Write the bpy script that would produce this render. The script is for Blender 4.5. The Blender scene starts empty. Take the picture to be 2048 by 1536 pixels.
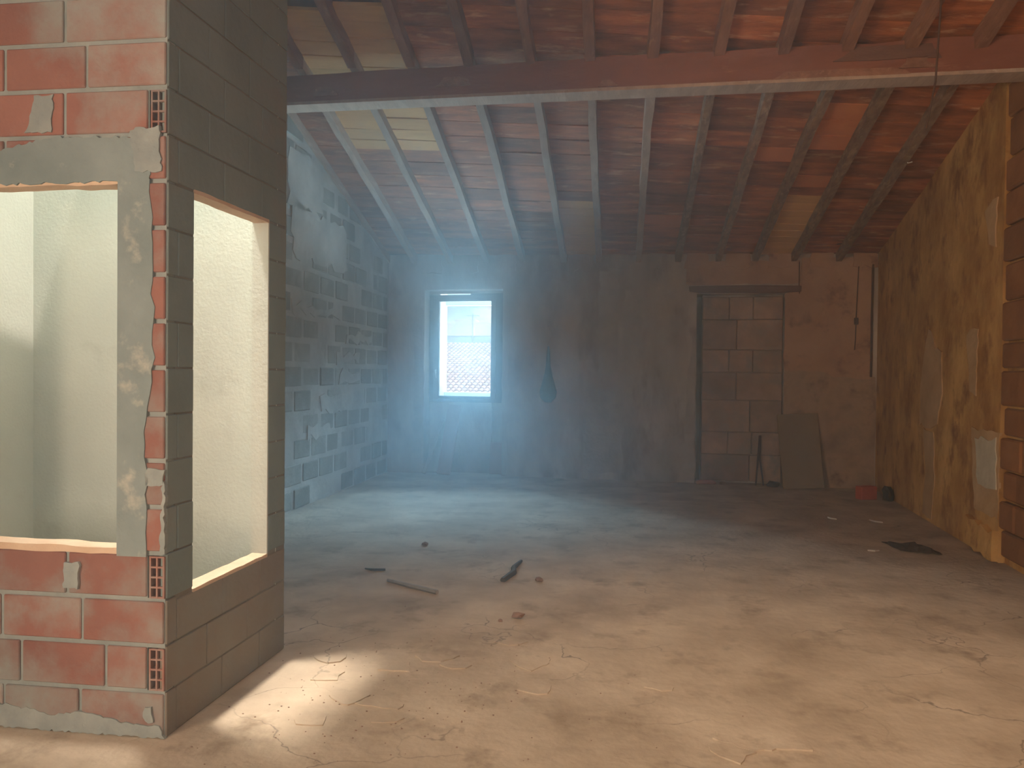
import bpy, bmesh, math, random
from mathutils import Vector, Matrix
random.seed(11)
R = random.Random(5)
C = bpy.context.scene.collection
scene = bpy.context.scene

# ------------------------------------------------------------------ camera
YAW, PITCH, ROLL = math.atan(216/1540), 21/1540, .01
cam_d = bpy.data.cameras.new('camera')
cam_d.sensor_fit = 'HORIZONTAL'; cam_d.sensor_width = 36.0
cam_d.lens = 36.0*1540/2048
cam_d.clip_end = 500
cam = bpy.data.objects.new('camera', cam_d); C.objects.link(cam)
cam.matrix_world = Matrix.Translation((0, 0, 1.5)) @ (Matrix.Rotation(YAW, 4, 'Z') @ Matrix.Rotation(math.pi/2-PITCH, 4, 'X') @ Matrix.Rotation(ROLL, 4, 'Z'))
scene.camera = cam

# ------------------------------------------------------------------ exposure
vs = scene.view_settings
vs.view_transform = 'Standard'; vs.look = 'None'; vs.exposure = 0.0; vs.gamma = 1.0
vs.use_curve_mapping = False
scene.cycles.use_denoising = True
scene.cycles.max_bounces = 10
scene.cycles.diffuse_bounces = 5
scene.cycles.volume_step_rate = 2.0
scene.cycles.volume_bounces = 1
scene.cycles.transparent_max_bounces = 8
scene.cycles.sample_clamp_indirect = 6.0

# ------------------------------------------------------------------ sky
SKY_STRENGTH = 1.5
w = bpy.data.worlds.new('sky'); scene.world = w; w.use_nodes = True
nt = w.node_tree; nt.nodes.clear()
tc = nt.nodes.new('ShaderNodeTexCoord')
sep = nt.nodes.new('ShaderNodeSeparateXYZ'); nt.links.new(tc.outputs['Generated'], sep.inputs[0])
grad = nt.nodes.new('ShaderNodeValToRGB'); nt.links.new(sep.outputs['Z'], grad.inputs[0])
grad.color_ramp.elements[0].position = 0.0; grad.color_ramp.elements[0].color = (.95, 1.0, 1.05, 1)
grad.color_ramp.elements[1].position = .5; grad.color_ramp.elements[1].color = (.28, .55, .95, 1)
e = grad.color_ramp.elements.new(.1); e.color = (.42, .80, 1.0, 1)
cl = nt.nodes.new('ShaderNodeTexNoise'); cl.inputs['Scale'].default_value = 7; cl.inputs['Detail'].default_value = 6
mp = nt.nodes.new('ShaderNodeMapping'); mp.inputs['Scale'].default_value = (1, 1, 3)
nt.links.new(tc.outputs['Generated'], mp.inputs[0]); nt.links.new(mp.outputs[0], cl.inputs['Vector'])
cr = nt.nodes.new('ShaderNodeValToRGB'); nt.links.new(cl.outputs['Fac'], cr.inputs[0])
cr.color_ramp.elements[0].position = .45; cr.color_ramp.elements[1].position = .62
mx = nt.nodes.new('ShaderNodeMixRGB'); nt.links.new(cr.outputs[0], mx.inputs[0])
nt.links.new(grad.outputs[0], mx.inputs[1]); mx.inputs[2].default_value = (1.3, 1.32, 1.35, 1)
bg = nt.nodes.new('ShaderNodeBackground'); bg.inputs['Strength'].default_value = SKY_STRENGTH
nt.links.new(mx.outputs[0], bg.inputs['Color'])
wo = nt.nodes.new('ShaderNodeOutputWorld'); nt.links.new(bg.outputs[0], wo.inputs['Surface'])

# ------------------------------------------------------------------ sun, daylight through the openings, added fill lamps
def lamp(name, kind, loc, target, energy, color, size=(1, 1), spread=180):
    d = bpy.data.lights.new(name, kind); d.energy = energy; d.color = color
    if kind == 'AREA':
        d.shape = 'RECTANGLE'; d.size, d.size_y = size; d.spread = math.radians(spread)
    o = bpy.data.objects.new(name, d); C.objects.link(o)
    o.location = loc
    o.rotation_euler = (Vector(target)-Vector(loc)).to_track_quat('-Z', 'Y').to_euler()
    return o
sun = lamp('sun', 'SUN', (0, 0, 20), (-.3*20, .09*20, 20-.95*20), 6.0, (1.0, .95, .86)); sun.data.angle = math.radians(.6)
lamp('shaft_skylight', 'AREA', (-3.3, 3.4, 7.0), (-1.25, 3.4, 0), 510, (.97, 1.0, .93), (1.5, .8), 80)
lamp('overhead_fill', 'AREA', (.4, -.2, 6.4), (.6, 1.2, 0), 235, (1.0, .84, .62), (2.2, 2.0), 72)  # added fill for the foreground floor; no roof hatch is known
lamp('window_daylight', 'AREA', (-4.6, 22, 6.6), (-2.3, 11.2, 1.9), 25000, (.34, .68, 1.0), (14, 4.2))  # unseen area lamp above the view, added to strengthen the window's sky light
lamp('window_upfill', 'AREA', (-4.6, 22, -3.6), (-2.3, 11.2, 1.9), 32000, (.42, .74, 1.0), (14, 4))  # unseen lamp added outside, lights ceiling and haze through the window
lamp('rear_daylight', 'AREA', (1.2, -4.4, 1.7), (.6, 4, 1.0), 30, (.80, .95, 1.0), (2.6, 1.8))
lamp('left_fill', 'AREA', (-3.75, -1.0, 1.65), (3, 2.5, 2.2), 310, (1.0, .80, .58), (2.0, 1.6))  # fill lamp added for the right wall and roof; no left window known
for nm, loc, tgt, sz in (('window_portal', (-2.37, 11.88, 1.9), (-2.30, 10.0, 1.9), (1.0, 1.7)),):
    p = lamp(nm, 'AREA', loc, tgt, 1, (1, 1, 1), sz); p.data.cycles.is_portal = True

# ------------------------------------------------------------------ materials
def _n(nt, t, **k):
    n = nt.nodes.new(t)
    for a, b in k.items(): setattr(n, a, b)
    return n
def mat(name, c1, c2, scale=3.0, c3=None, scale3=12.0, amt3=(.55, .7), stretch=(1, 1, 1), rough=.9, bump=.3, bscale=40.0, rand=0.0, crack=None, detail=8):
    m = bpy.data.materials.new(name); m.use_nodes = True
    nt = m.node_tree; L = nt.links
    bs = nt.nodes['Principled BSDF']; bs.inputs['Roughness'].default_value = rough
    bs.inputs['Specular IOR Level'].default_value = .25
    geo = _n(nt, 'ShaderNodeNewGeometry'); mp = _n(nt, 'ShaderNodeMapping'); mp.inputs['Scale'].default_value = stretch
    L.new(geo.outputs['Position'], mp.inputs[0])
    n1 = _n(nt, 'ShaderNodeTexNoise'); n1.inputs['Scale'].default_value = scale; n1.inputs['Detail'].default_value = detail; n1.inputs['Roughness'].default_value = .6
    L.new(mp.outputs[0], n1.inputs['Vector'])
    r1 = _n(nt, 'ShaderNodeValToRGB'); L.new(n1.outputs['Fac'], r1.inputs[0])
    r1.color_ramp.elements[0].position = .32; r1.color_ramp.elements[1].position = .68
    r1.color_ramp.elements[0].color = (*c1, 1); r1.color_ramp.elements[1].color = (*c2, 1)
    col = r1.outputs[0]
    if c3 is not None:
        n3 = _n(nt, 'ShaderNodeTexNoise'); n3.inputs['Scale'].default_value = scale3; n3.inputs['Detail'].default_value = 6; n3.inputs['Roughness'].default_value = .65
        L.new(mp.outputs[0], n3.inputs['Vector'])
        r3 = _n(nt, 'ShaderNodeValToRGB'); L.new(n3.outputs['Fac'], r3.inputs[0])
        r3.color_ramp.elements[0].position = amt3[0]; r3.color_ramp.elements[1].position = amt3[1]
        x = _n(nt, 'ShaderNodeMixRGB'); L.new(r3.outputs[0], x.inputs[0]); L.new(col, x.inputs[1]); x.inputs[2].default_value = (*c3, 1)
        col = x.outputs[0]
    if crack is not None:
        nd = _n(nt, 'ShaderNodeTexNoise'); nd.inputs['Scale'].default_value = 2.2; nd.inputs['Detail'].default_value = 5
        L.new(geo.outputs['Position'], nd.inputs['Vector'])
        ad = _n(nt, 'ShaderNodeMixRGB', blend_type='ADD'); ad.inputs[0].default_value = .6
        L.new(geo.outputs['Position'], ad.inputs[1]); L.new(nd.outputs['Color'], ad.inputs[2])
        vo = _n(nt, 'ShaderNodeTexVoronoi', feature='DISTANCE_TO_EDGE'); vo.inputs['Scale'].default_value = crack[1]
        L.new(ad.outputs[0], vo.inputs['Vector'])
        rc = _n(nt, 'ShaderNodeValToRGB'); L.new(vo.outputs['Distance'], rc.inputs[0])
        rc.color_ramp.elements[0].position = .002; rc.color_ramp.elements[0].color = (1, 1, 1, 1)
        rc.color_ramp.elements[1].position = .008; rc.color_ramp.elements[1].color = (0, 0, 0, 1)
        nm = _n(nt, 'ShaderNodeTexNoise'); nm.inputs['Scale'].default_value = .9; L.new(geo.outputs['Position'], nm.inputs['Vector'])
        rm = _n(nt, 'ShaderNodeValToRGB'); L.new(nm.outputs['Fac'], rm.inputs[0]); rm.color_ramp.elements[0].position = .5; rm.color_ramp.elements[1].position = .6
        mu = _n(nt, 'ShaderNodeMath', operation='MULTIPLY'); L.new(rc.outputs[0], mu.inputs[0]); L.new(rm.outputs[0], mu.inputs[1])
        x = _n(nt, 'ShaderNodeMixRGB'); L.new(mu.outputs[0], x.inputs[0]); L.new(col, x.inputs[1]); x.inputs[2].default_value = (*crack[0], 1)
        col = x.outputs[0]
    if rand:
        oi = _n(nt, 'ShaderNodeObjectInfo'); hs = _n(nt, 'ShaderNodeHueSaturation')
        mr = _n(nt, 'ShaderNodeMapRange'); mr.inputs['To Min'].default_value = 1-rand; mr.inputs['To Max'].default_value = 1+rand
        L.new(oi.outputs['Random'], mr.inputs['Value']); L.new(mr.outputs[0], hs.inputs['Value']); L.new(col, hs.inputs['Color'])
        col = hs.outputs[0]
    L.new(col, bs.inputs['Base Color'])
    if bump:
        nb = _n(nt, 'ShaderNodeTexNoise'); nb.inputs['Scale'].default_value = bscale; nb.inputs['Detail'].default_value = 6
        L.new(mp.outputs[0], nb.inputs['Vector'])
        b = _n(nt, 'ShaderNodeBump'); b.inputs['Strength'].default_value = bump; b.inputs['Distance'].default_value = .012
        L.new(nb.outputs['Fac'], b.inputs['Height']); L.new(b.outputs[0], bs.inputs['Normal'])
    return m
M = dict(
    floor=mat('dusty screed', (.36, .27, .19), (.60, .48, .355), 1.7, (.28, .20, .135), 2.8, (.54, .72), rough=.95, bump=.55, bscale=18, crack=((.24, .18, .13), 1.5)),
    flake=mat('lifted screed', (.40, .33, .25), (.52, .44, .35), 6, rough=.95, bump=.3),
    backwall=mat('stained lime plaster', (.33, .25, .19), (.66, .56, .46), 1.9, (.26, .15, .10), 2.2, (.54, .72), stretch=(1, 1, .45), bump=.7, bscale=14),
    backpatch=mat('reddish plaster', (.42, .23, .13), (.56, .34, .20), 2.0, (.28, .13, .07), 3.0, (.56, .68), bump=.3, bscale=18),
    brownrough=mat('rough brown plaster', (.30, .19, .12), (.52, .35, .22), 3.0, (.24, .13, .07), 3.0, (.54, .7), bump=.9, bscale=10),
    palepatch=mat('pale plaster', (.40, .33, .27), (.54, .46, .38), 5.0, bump=.5, bscale=25),
    rightwall=mat('ochre plaster', (.36, .155, .035), (.70, .40, .13), 2.4, (.27, .10, .022), 3.6, (.52, .68), stretch=(1, 1, .7), bump=.9, bscale=12),
    rightpale=mat('pale ochre plaster', (.42, .24, .10), (.60, .38, .20), 3.0, bump=.4, bscale=20),
    rightwhite=mat('pale grey filler', (.50, .42, .30), (.62, .54, .40), 6.0, bump=.5, bscale=20),
    stone=mat('dark red stone', (.24, .09, .03), (.34, .14, .05), 4.0, bump=.6, bscale=14, rand=.2),
    infill=mat('infill masonry', (.28, .17, .11), (.54, .36, .25), 2.6, (.32, .25, .20), 3.4, (.5, .65), bump=.8, bscale=12, rand=.22),
    block=mat('tuff block', (.25, .25, .215), (.35, .345, .30), 5.0, (.44, .43, .38), 3.0, (.5, .7), bump=.5, bscale=30, rand=.16),
    blockmortar=mat('pale mortar', (.40, .395, .36), (.64, .63, .58), 2.5, bump=.7, bscale=16),
    render=mat('grey cement render', (.18, .215, .21), (.26, .295, .285), 3.0, (.46, .44, .38), 5.0, (.58, .72), bump=.4, bscale=30),
    mortar=mat('grey mortar', (.23, .25, .24), (.33, .345, .325), 7.0, bump=.5, bscale=30),
    brick=mat('hollow clay brick', (.23, .092, .068), (.30, .13, .096), 3.0, (.29, .295, .27), 2.2, (.44, .70), bump=.25, bscale=50, rand=.14),
    sidebrick=mat('brown-grey clay brick', (.20, .15, .115), (.25, .19, .145), 2.0, (.225, .205, .175), 1.2, (.42, .62), bump=.2, bscale=40, rand=.04),  # brown-grey brick for the lowest side courses
    sidegrey=mat('grey-teal brick', (.165, .195, .185), (.215, .25, .235), 2.0, (.21, .175, .14), 1.0, (.54, .7), bump=.25, bscale=30, rand=.03),  # grey-teal brick for the upper side courses
    sidemortar=mat('brown-grey mortar', (.18, .155, .125), (.23, .20, .165), 5.0, bump=.4),  # darker, browner mortar for the shaft side
    cavity=mat('brick cavity', (.16, .08, .06), (.22, .12, .09), 6.0, bump=.2),
    white=mat('white plaster', (.54, .56, .51), (.61, .63, .575), 1.8, (.49, .50, .45), 3.0, (.6, .75), bump=.16, bscale=70),
    sill=mat('sandy sill mortar', (.58, .40, .27), (.68, .50, .36), 8.0, bump=.4),
    rafter=mat('old rafter', (.22, .10, .06), (.36, .18, .11), 4.0, (.46, .27, .17), 5.0, (.58, .72), stretch=(3, .6, 3), bump=.5, bscale=20, rand=.2),
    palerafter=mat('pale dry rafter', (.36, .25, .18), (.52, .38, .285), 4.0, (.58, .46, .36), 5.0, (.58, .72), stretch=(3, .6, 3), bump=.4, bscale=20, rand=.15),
    worn=mat('worn rafter', (.20, .10, .055), (.40, .25, .15), 9.0, (.48, .33, .22), 8.0, (.55, .68), stretch=(2, .7, 2), bump=.6, bscale=20, rand=.1),
    beam=mat('old beam', (.24, .085, .05), (.34, .13, .075), 2.0, (.42, .20, .12), 3.0, (.6, .7), stretch=(.5, 2, 2), bump=.5, bscale=12),
    rooftile=mat('roof tile underside', (.24, .066, .020), (.56, .19, .065), 2.4, (.66, .38, .21), 3.0, (.56, .70), stretch=(.9, 3.5, 3.5), bump=.5, bscale=20, rand=.28),
    newplank=mat('new pine plank', (.70, .38, .13), (.80, .47, .18), 3.0, stretch=(1, 6, 6), bump=.15, bscale=10, rand=.07),
    orangetile=mat('new terracotta', (.62, .20, .07), (.70, .26, .10), 4.0, bump=.2, rand=.08),
    ceilback=mat('roof bed', (.10, .04, .025), (.16, .07, .04), 6.0, bump=.3),
    darkwood=mat('dark window wood', (.10, .085, .075), (.15, .13, .11), 3.0, stretch=(3, 3, .6), bump=.2),
    lintel=mat('lintel wood', (.16, .075, .05), (.24, .12, .08), 3.0, stretch=(.6, 3, 3), bump=.4),
    board=mat('weathered board', (.44, .35, .28), (.56, .46, .38), 3.0, stretch=(4, 4, .7), bump=.3),
    boardred=mat('reddish board', (.40, .23, .18), (.48, .29, .23), 3.0, stretch=(4, 4, .7), bump=.3),
    panel=mat('brown fibreboard', (.25, .175, .10), (.30, .215, .13), 1.5, bump=.15),
    iron=mat('dark iron', (.07, .035, .03), (.11, .06, .05), 8.0, rough=.6, bump=.2),
    cloth=mat('dark teal cloth', (.05, .14, .14), (.08, .20, .20), 8.0, bump=.4),
    rag=mat('dark rag', (.05, .03, .02), (.09, .05, .03), 12.0, bump=.5),
    terracotta=mat('terracotta piece', (.50, .22, .16), (.58, .28, .20), 10.0, bump=.3),
    redbrick=mat('red brick', (.42, .07, .03), (.50, .10, .045), 8.0, bump=.3),
    cable=mat('old cable', (.10, .05, .03), (.14, .07, .04), 8.0, bump=0),
    twig=mat('dark twig', (.06, .055, .05), (.11, .09, .08), 12.0, bump=.3),
    stick=mat('grey stick', (.30, .27, .25), (.40, .36, .33), 12.0, bump=.3),
    clod=mat('earth clod', (.22, .13, .09), (.30, .18, .13), 14.0, bump=.5),
    chip=mat('plaster chip', (.50, .42, .34), (.58, .50, .42), 14.0, bump=.3),
    extwhite=mat('sunlit white render', (.78, .77, .74), (.82, .81, .78), 1.0, bump=0),
    reveal=mat('white window reveal', (.72, .72, .72), (.78, .78, .78), 1.0, bump=.1),
    barrel=mat('sunlit barrel tile', (.46, .34, .28), (.60, .48, .42), 2.0, bump=.1, rand=.15),
    tilegap=mat('tile gap', (.10, .07, .055), (.14, .10, .075), 4.0, bump=0),
    metal=mat('grey metal', (.45, .45, .45), (.5, .5, .5), 4.0, rough=.5, bump=0),
    handle=mat('bright metal', (.75, .75, .75), (.8, .8, .8), 4.0, rough=.35, bump=0),
    earth=mat('outside ground', (.30, .27, .22), (.36, .32, .27), .5, bump=0),
)
def glass_mat():
    m = bpy.data.materials.new('window glass'); m.use_nodes = True; nt = m.node_tree; nt.nodes.clear()
    o = _n(nt, 'ShaderNodeOutputMaterial'); mix = _n(nt, 'ShaderNodeMixShader'); t = _n(nt, 'ShaderNodeBsdfTransparent'); g = _n(nt, 'ShaderNodeBsdfGlossy')
    t.inputs['Color'].default_value = (.96, .98, .98, 1); g.inputs['Roughness'].default_value = .05
    f = _n(nt, 'ShaderNodeFresnel'); f.inputs['IOR'].default_value = 1.3
    nt.links.new(f.outputs[0], mix.inputs[0]); nt.links.new(t.outputs[0], mix.inputs[1]); nt.links.new(g.outputs[0], mix.inputs[2]); nt.links.new(mix.outputs[0], o.inputs['Surface'])
    return m
M['glass'] = glass_mat()

# ------------------------------------------------------------------ mesh helpers
class Frame:
    """Wall frame: u along the wall, d out of its face into the room, z up."""
    def __init__(s, a, b):
        s.a = Vector((a[0], a[1], 0)); s.len = (Vector((b[0], b[1], 0))-s.a).length
        s.U = (Vector((b[0], b[1], 0))-s.a).normalized(); s.N = Vector((s.U.y, -s.U.x, 0))
    def p(s, u, d, z): return s.a+s.U*u+s.N*d+Vector((0, 0, z))
    def mtx(s, u, d, z): return Matrix(((s.U.x, s.N.x, 0, 0), (s.U.y, s.N.y, 0, 0), (0, 0, 1, 0), (0, 0, 0, 1))).copy() if False else Matrix.Translation(s.p(u, d, z)) @ Matrix(((s.U.x, s.N.x, 0, 0), (s.U.y, s.N.y, 0, 0), (0, 0, 1, 0), (0, 0, 0, 1)))
WORLD = Frame((0, 0), (1, 0)); WORLD.N = Vector((0, 1, 0))
class MB:
    def __init__(s): s.v = []; s.f = []
    def hexa(s, p):
        b = len(s.v); s.v += [Vector(q) for q in p]
        s.f += [tuple(b+i for i in q) for q in ((0, 3, 2, 1), (4, 5, 6, 7), (0, 1, 5, 4), (1, 2, 6, 5), (2, 3, 7, 6), (3, 0, 4, 7))]
        return s
    def box(s, fr, u0, u1, d0, d1, z0, z1):
        return s.hexa([fr.p(u0, d0, z0), fr.p(u1, d0, z0), fr.p(u1, d1, z0), fr.p(u0, d1, z0), fr.p(u0, d0, z1), fr.p(u1, d0, z1), fr.p(u1, d1, z1), fr.p(u0, d1, z1)])
    def plate(s, fr, poly, d0, d1):
        b = len(s.v); n = len(poly)
        s.v += [fr.p(u, d0, z) for u, z in poly]+[fr.p(u, d1, z) for u, z in poly]
        s.f += [tuple(range(b, b+n)), tuple(range(b+2*n-1, b+n-1, -1))]
        s.f += [(b+i, b+n+i, b+n+(i+1) % n, b+(i+1) % n) for i in range(n)]
        return s
    def slab(s, pts, z0, z1):
        b = len(s.v); n = len(pts)
        s.v += [Vector((x, y, z0)) for x, y in pts]+[Vector((x, y, z1)) for x, y in pts]
        s.f += [tuple(range(b, b+n)), tuple(range(b+2*n-1, b+n-1, -1))]
        s.f += [(b+i, b+n+i, b+n+(i+1) % n, b+(i+1) % n) for i in range(n)]
        return s
    def tube(s, pts, r, k=6):
        pts = [Vector(p) for p in pts]; b = len(s.v); n = len(pts)
        rs = r if isinstance(r, (list, tuple)) else [r]*n
        for i, p in enumerate(pts):
            t = (pts[min(i+1, n-1)]-pts[max(i-1, 0)]).normalized()
            a = t.cross(Vector((0, 0, 1)) if abs(t.z) < .9 else Vector((1, 0, 0))).normalized(); c = t.cross(a)
            s.v += [p+(a*math.cos(2*math.pi*j/k)+c*math.sin(2*math.pi*j/k))*rs[i] for j in range(k)]
        for i in range(n-1):
            s.f += [(b+i*k+j, b+i*k+(j+1) % k, b+(i+1)*k+(j+1) % k, b+(i+1)*k+j) for j in range(k)]
        s.f += [tuple(b+j for j in range(k))[::-1], tuple(b+(n-1)*k+j for j in range(k))]
        return s
    def mesh(s, name, m, org=Vector((0, 0, 0))):
        me = bpy.data.meshes.new(name); me.from_pydata([v-org for v in s.v], [], s.f)
        bm = bmesh.new(); bm.from_mesh(me); bmesh.ops.recalc_face_normals(bm, faces=bm.faces); bm.to_mesh(me); bm.free()
        me.materials.append(M[m] if isinstance(m, str) else m)
        return me
    def build(s, name, m, parent=None, bevel=0):
        org = parent.matrix_world.translation.copy() if parent else Vector((0, 0, 0))
        if parent and parent.parent: org = parent.parent.location+parent.location
        elif parent: org = parent.location.copy()
        me = s.mesh(name, m, org)
        if bevel:
            bm = bmesh.new(); bm.from_mesh(me)
            bmesh.ops.bevel(bm, geom=list(bm.edges), offset=bevel, segments=1, affect='EDGES', clamp_overlap=True); bm.to_mesh(me); bm.free()
        return link(name, me, parent)
def link(name, me, parent=None):
    o = bpy.data.objects.new(name, me); C.objects.link(o); o.parent = parent
    return o
def struct(o): o['kind'] = 'structure'; return o
def tag(o, label, cat, group=None):
    o['label'] = label; o['category'] = cat
    if group: o['group'] = group
    return o
def thing(name, loc, label, cat, group=None):
    o = bpy.data.objects.new(name, None); C.objects.link(o); o.location = loc; o.empty_display_size = .1
    return tag(o, label, cat, group)
_cache = {}
def piece(name, fr, u, d, z, su, sd, sz, m, parent, bevel=.006, jit=.0, rot=.0):
    """A chamfered block sharing its mesh with every block of the same size."""
    key = (name, round(su, 3), round(sd, 3), round(sz, 3), m)
    if key not in _cache:
        bm = bmesh.new(); bmesh.ops.create_cube(bm, size=1)
        bmesh.ops.scale(bm, vec=(su, sd, sz), verts=bm.verts)
        bmesh.ops.bevel(bm, geom=list(bm.edges), offset=bevel, segments=1, affect='EDGES')
        me = bpy.data.meshes.new(name); bm.to_mesh(me); bm.free(); me.materials.append(M[m]); _cache[key] = me
    o = link(name, _cache[key], parent)
    o.matrix_world = fr.mtx(u, d+R.uniform(-jit, jit), z) @ Matrix.Rotation(R.uniform(-rot, rot), 4, 'Z') @ Matrix.Rotation(R.uniform(-rot, rot), 4, 'Y')
    return o
def jag(u0, z0, u1, z1, amp=.02, step=.06):
    pts = []
    def edge(a, b):
        n = max(1, int(math.hypot(b[0]-a[0], b[1]-a[1])/step))
        for i in range(n):
            t = i/n; pts.append((a[0]+(b[0]-a[0])*t+R.uniform(-amp, amp), a[1]+(b[1]-a[1])*t+R.uniform(-amp, amp)))
    edge((u0, z0), (u1, z0)); edge((u1, z0), (u1, z1)); edge((u1, z1), (u0, z1)); edge((u0, z1), (u0, z0))
    return pts
def rough_poly(pts, amp=.015, step=.06):
    out = []
    for i, a in enumerate(pts):
        b = pts[(i+1) % len(pts)]; n = max(1, int(math.hypot(b[0]-a[0], b[1]-a[1])/step))
        for k in range(n):
            t = k/n; out.append((a[0]+(b[0]-a[0])*t+R.uniform(-amp, amp), a[1]+(b[1]-a[1])*t+R.uniform(-amp, amp)))
    return out
def jag_line(pts, amp, step):
    out = []
    for a, b in zip(pts, pts[1:]):
        n = max(1, int(math.hypot(b[0]-a[0], b[1]-a[1])/step))
        for k in range(n):
            t = k/n; out.append((a[0]+(b[0]-a[0])*t+R.uniform(-amp, amp), a[1]+(b[1]-a[1])*t))
    return out+[pts[-1]]
def lump(name, loc, size, m, parent=None, seed=0, sub=2):
    rr = random.Random(seed); bm = bmesh.new(); bmesh.ops.create_icosphere(bm, subdivisions=sub, radius=1)
    for v in bm.verts:
        v.co *= 1+rr.uniform(-.22, .22)
        v.co = Vector((v.co.x*size[0], v.co.y*size[1], max(v.co.z, -.6)*size[2]))
    me = bpy.data.meshes.new(name); bm.to_mesh(me); bm.free(); me.materials.append(M[m])
    o = link(name, me, parent); o.location = Vector(loc)-(parent.location if parent else Vector((0, 0, 0)))
    return o

BACK = Frame((-3.45, 11.2), (3.39, 10.85))
RIGHT = Frame((3.39, 10.85), (3.02, 6.24))
LEFT = Frame((-3.55, -4.0), (-3.45, 11.2))
SIDE = Frame((-1.817, 2.890), (-1.783, 3.936))
FRONT = Frame((-3.55, 2.8716), (-1.817, 2.890))       # u ends at the corner
FU = FRONT.len
def zr(x, y):
    """underside of the roof tiles"""
    t = (x+3.5)/6.85
    if y >= 2: return (3.3+.3*(11-y))*(1-t)+(3.16+.2*(10.8-y))*t
    return zr(x, 2)-(2-y)*.28

# ------------------------------------------------------------------ the room shell
fl = MB(); fl.slab([(-4.0, -4.6), (3.9, -4.6), (3.9, 12.0), (-4.0, 12.0)], -.2, 0)
floor = struct(fl.build('floor', 'floor'))

# back wall: niche under and around the window, blocked doorway
wb = MB()
T = -.70
wb.box(BACK, -.4, .56, T, 0, -.2, 3.6)
wb.box(BACK, 1.75, 4.50, T, 0, -.2, 3.6)
wb.box(BACK, 5.67, 7.4, T, 0, -.2, 3.6)
wb.box(BACK, .56, 1.75, T, 0, 2.80, 3.6); wb.box(BACK, .56, 1.75, -.31, 0, 2.73, 2.80)
wb.box(BACK, .56, 1.75, -.31, -.25, 2.695, 2.73)
wb.box(BACK, 4.50, 5.67, T, 0, 2.63, 3.6)
wb.box(BACK, .56, .70, T, -.31, -.2, 2.80); wb.box(BACK, 1.54, 1.75, T, -.31, -.2, 2.80)
wb.box(BACK, .70, 1.54, T, -.25, -.2, 1.10)
wb.box(BACK, 4.50, 5.67, T, -.45, -.2, 2.63); wb.box(BACK, 4.585, 5.67, -.45, -.19, -.2, 2.63)
wall_back = struct(wb.build('wall_back', 'backwall'))
rv = MB(); rv.box(BACK, .70, .712, -.70, -.31, 1.10, 2.80); rv.box(BACK, 1.528, 1.54, -.70, -.31, 1.10, 2.80)
rv.build('window_reveal', 'reveal', wall_back)
rv = MB(); rv.box(BACK, .712, 1.528, -.71, -.55, 1.10, 1.20); rv.build('window_sill', 'reveal', wall_back)
rv = MB(); rv.box(BACK, .712, 1.528, -.70, -.64, 2.55, 2.66); rv.build('window_head', 'reveal', wall_back)
# plaster edges and patches on the back wall
pp = MB(); pp.plate(BACK, rough_poly([(4.34, .02), (4.50, .02), (4.495, 1.9), (4.46, 1.95), (4.40, 1.7)], .02, .08), -.01, .012); pp.build('plaster_patch', 'palepatch', wall_back)
pp = MB(); pp.plate(BACK, rough_poly([(5.665, 1.58), (6.2, 1.56), (6.3, 1.50), (6.78, 1.46), (6.79, 3.10), (5.88, 3.10), (5.86, 2.76), (5.665, 2.6)], .012, .1), -.01, .014); pp.build('plaster_patch', 'backpatch', wall_back)
pp = MB(); pp.plate(BACK, rough_poly([(4.36, 2.76), (5.86, 2.76), (5.86, 3.08), (4.36, 3.08)], .012, .1), -.01, .012); pp.build('plaster_patch', 'backpatch', wall_back)
for (u0, z0, u1, z1) in ((3.15, 1.2, 3.42, 2.95), (3.5, 1.9, 3.75, 2.7), (2.95, .1, 3.5, 1.1), (1.76, .05, 1.84, 2.4), (.40, .3, .55, 2.5)):
    pp = MB(); pp.plate(BACK, jag(u0, z0, u1, z1, .025, .1), -.01, .006); pp.build('plaster_patch', 'palepatch', wall_back)
pp = MB(); pp.plate(BACK, rough_poly([(5.67, .0), (6.84, .0), (6.84, 1.50), (6.3, 1.55), (5.67, 1.60)], .008, .1), -.01, .007); pp.build('plaster_patch', 'brownrough', wall_back)
# rough plaster tongues between the rafter feet
for i in range(12):
    u = .68+i*.545
    pp = MB(); pp.plate(BACK, rough_poly([(u-.17, 2.98), (u+.17, 2.98), (u+.14, 3.20), (u+.02, 3.26), (u-.13, 3.20)], .025, .07), -.02, .03); pp.build('plaster_patch', 'backwall' if u < 4.4 else 'backpatch', wall_back)
# lintel and blocked doorway stones
ln = MB(); ln.plate(BACK, [(4.39, 2.735), (4.40, 2.665), (4.55, 2.640), (5.60, 2.632), (5.87, 2.645), (5.875, 2.725), (5.2, 2.74)], -.16, .045); ln.build('lintel', 'lintel', wall_back, .006)
rows = [0.03, .40, .715, 1.16, 1.547, 1.86, 2.28, 2.60]
for i in range(len(rows)-1):
    cuts = [4.585, 5.24 if i % 2 == 0 else 5.05, 5.665] if i in (0, 2, 3, 5) else [4.585, 4.95, 5.27, 5.665]
    for a, b in zip(cuts, cuts[1:]):
        piece('stone', BACK, (a+b)/2, -.155, (rows[i]+rows[i+1])/2, b-a-.008, .09, rows[i+1]-rows[i]-.008, 'infill', wall_back, .008, .016, .014)

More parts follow.
